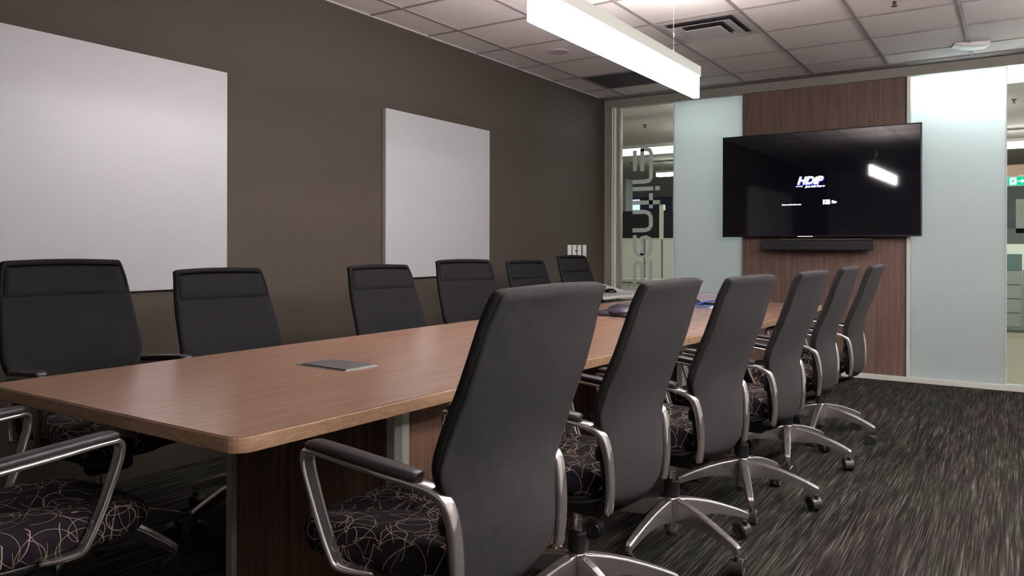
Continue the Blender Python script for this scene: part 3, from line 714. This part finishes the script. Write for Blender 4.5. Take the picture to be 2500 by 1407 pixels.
    bm = bmesh.new(); lathe(bm, [(.026, .195), (.029, .20), (.029, .255), (.026, .262), (.016, .264)], seg=24); link('lift_collar', bm, M['plastic'], t, smooth=False)
    bm = bmesh.new(); lathe(bm, [(.022, .062), (.026, .068), (.028, .19), (.024, .197)], seg=24); hub = link('hub', bm, M['base'], t, smooth=False)
    bm = bmesh.new(); lathe(bm, [(.018, .045), (.021, .048), (.021, .063)], seg=20); link('hub_cap', bm, M['plastic'], hub)
    return t
def add_base(t, ang):
    """five legs with casters, the base turned by ang against the seat"""
    for k in range(5):
        a = ang+2*PI*k/5; c, s = math.cos(a), math.sin(a)
        lg = LEG.copy(); C.objects.link(lg); lg.parent = t; lg.rotation_euler = (0, 0, a)
        for ch in LEG.children:
            d = ch.copy(); C.objects.link(d); d.parent = lg
            if ch.name.startswith('caster'): d.rotation_euler = (0, 0, random.uniform(-1.4, 1.4))
def make_leg():
    bm = bmesh.new(); rr = []
    for r, zt, zb, wt_, wb in ((.018, .193, .098, .018, .017), (.05, .190, .106, .024, .020), (.10, .182, .116, .0225, .019), (.16, .168, .117, .021, .018), (.22, .149, .108, .0195, .0165), (.28, .127, .093, .018, .0155), (.315, .112, .083, .0165, .015), (.328, .105, .080, .013, .012)):
        wt_ *= .78; wb *= .80; rr.append([(r, -wb, zb), (r, wb, zb), (r, wt_, zt-.006), (r, wt_*.8, zt), (r, -wt_*.8, zt), (r, -wt_, zt-.006)])
    rings(bm, rr)
    lathe(bm, [(.009, .070), (.009, .09)], (.314, 0, 0), 14)
    lg = link('leg', bm, M['base'], None, smooth=False, bevel=.003)
    bm = bmesh.new()
    for s in (-1, 1): lathe(bm, [(.022, s*.006), (.029, s*.008), (.030, s*.020), (.027, s*.0235), (.024, s*.0235), (.023, s*.021), (.004, s*.021)], (-.014, 0, .030), 28, 'y')
    cs = link('caster', bm, M['caster'], lg, smooth=False)
    cs.location = (.314, 0, 0)
    bm = bmesh.new()
    rr = []
    for i in range(11):
        an = PI*(-.02+1.0*i/10)-.35; ri, ro = .031, .034
        rr.append([(-.014+r*math.cos(an), y, .030+r*math.sin(an)) for r, y in ((ri, -.021), (ro, -.021), (ro, .021), (ri, .021))])
    rings(bm, rr); box(bm, -.010, .010, -.005, .005, .03, .072)
    # the hood sits in the same joint as the wheels: merge it into the caster mesh
    me_ = bpy.data.meshes.new('hood'); bm.to_mesh(me_); bm.free(); b3 = bmesh.new(); b3.from_mesh(cs.data); b3.from_mesh(me_); b3.to_mesh(cs.data); b3.free(); bpy.data.meshes.remove(me_)
    return lg
LEG = make_leg()

proto = None
R_GROUP = 'mesh back chairs on the near side of the table'; L_GROUP = 'mesh back chairs along the taupe wall side of the table'
D = math.degrees
CH = [  # x, y, heading, dz, base angle (world), label, group
 (-1.133, 1.420, 3.121, .010, 41, 'large black mesh office chair nearest the viewer, its back filling the foreground', R_GROUP),
 (-1.145, 2.124, 3.136, -.004, 41, 'black mesh chair seen from behind, second from the viewer in the near row', R_GROUP),
 (-1.099, 2.795, 3.045, -.011, 48, 'black mesh chair seen from behind, third from the viewer in the near row', R_GROUP),
 (-1.037, 3.489, 3.083, -.011, 5, 'black mesh chair seen from behind, fourth from the viewer in the near row', R_GROUP),
 (-1.027, 4.272, 3.120, -.010, 68, 'black mesh chair seen from behind, fifth in the near row, second from the wooden panel', R_GROUP),
 (-.997, 4.971, 3.121, -.012, 57, 'black mesh chair at the far end of the near row, closest to the wooden panel', R_GROUP),
 (-2.735, 1.482, -.105, .035, 20, 'black mesh chair facing the viewer at far left, in front of the wide white board', L_GROUP),
 (-2.700, 2.153, -.080, -.012, 55, 'black mesh chair across the table, half before the right edge of the wide white board', L_GROUP),
 (-2.690, 3.167, -.130, -.016, 10, 'black mesh chair across the table, at the left edge of the square white board', L_GROUP),
 (-2.693, 3.903, -.280, .004, 35, 'black mesh chair across the table, turned at the right edge of the square white board', L_GROUP),
 (-2.705, 4.740, -.101, -.012, 62, 'black mesh chair across the table, just right of the square white board', L_GROUP),
 (-2.701, 5.462, -.035, .018, 25, 'black mesh chair across the table, below the row of wall plates', L_GROUP),
 (-2.032, .848, 1.53, .000, 80, 'black chair with patterned seat at the close short end of the table, bottom left', None),
]
protos = make_chair('x')
made = []
for (x, y, rz, dz, ba, lab, grp) in CH:
    if not made: o = protos; o.location = (x, y, 0); o.rotation_euler = (0, 0, rz); o['label'] = lab; o['group'] = grp
    else: o = dup(protos, (x, y, 0), rz, lab, grp)
    if not grp and 'group' in o: del o['group']
    made.append((o, rz, dz, ba))
for o, rz, dz, ba in made:
    for ch in o.children:                      # seat height differs from chair to chair
        if not ch.name.startswith(('hub', 'lift_collar', 'gas_lift')): ch.location.z = dz
        if ch.name.startswith('gas_lift'): ch.location.z = min(dz, 0)+.0
    add_base(o, math.radians(ba)-rz)
for ch in list(LEG.children): bpy.data.objects.remove(ch)
bpy.data.objects.remove(LEG)
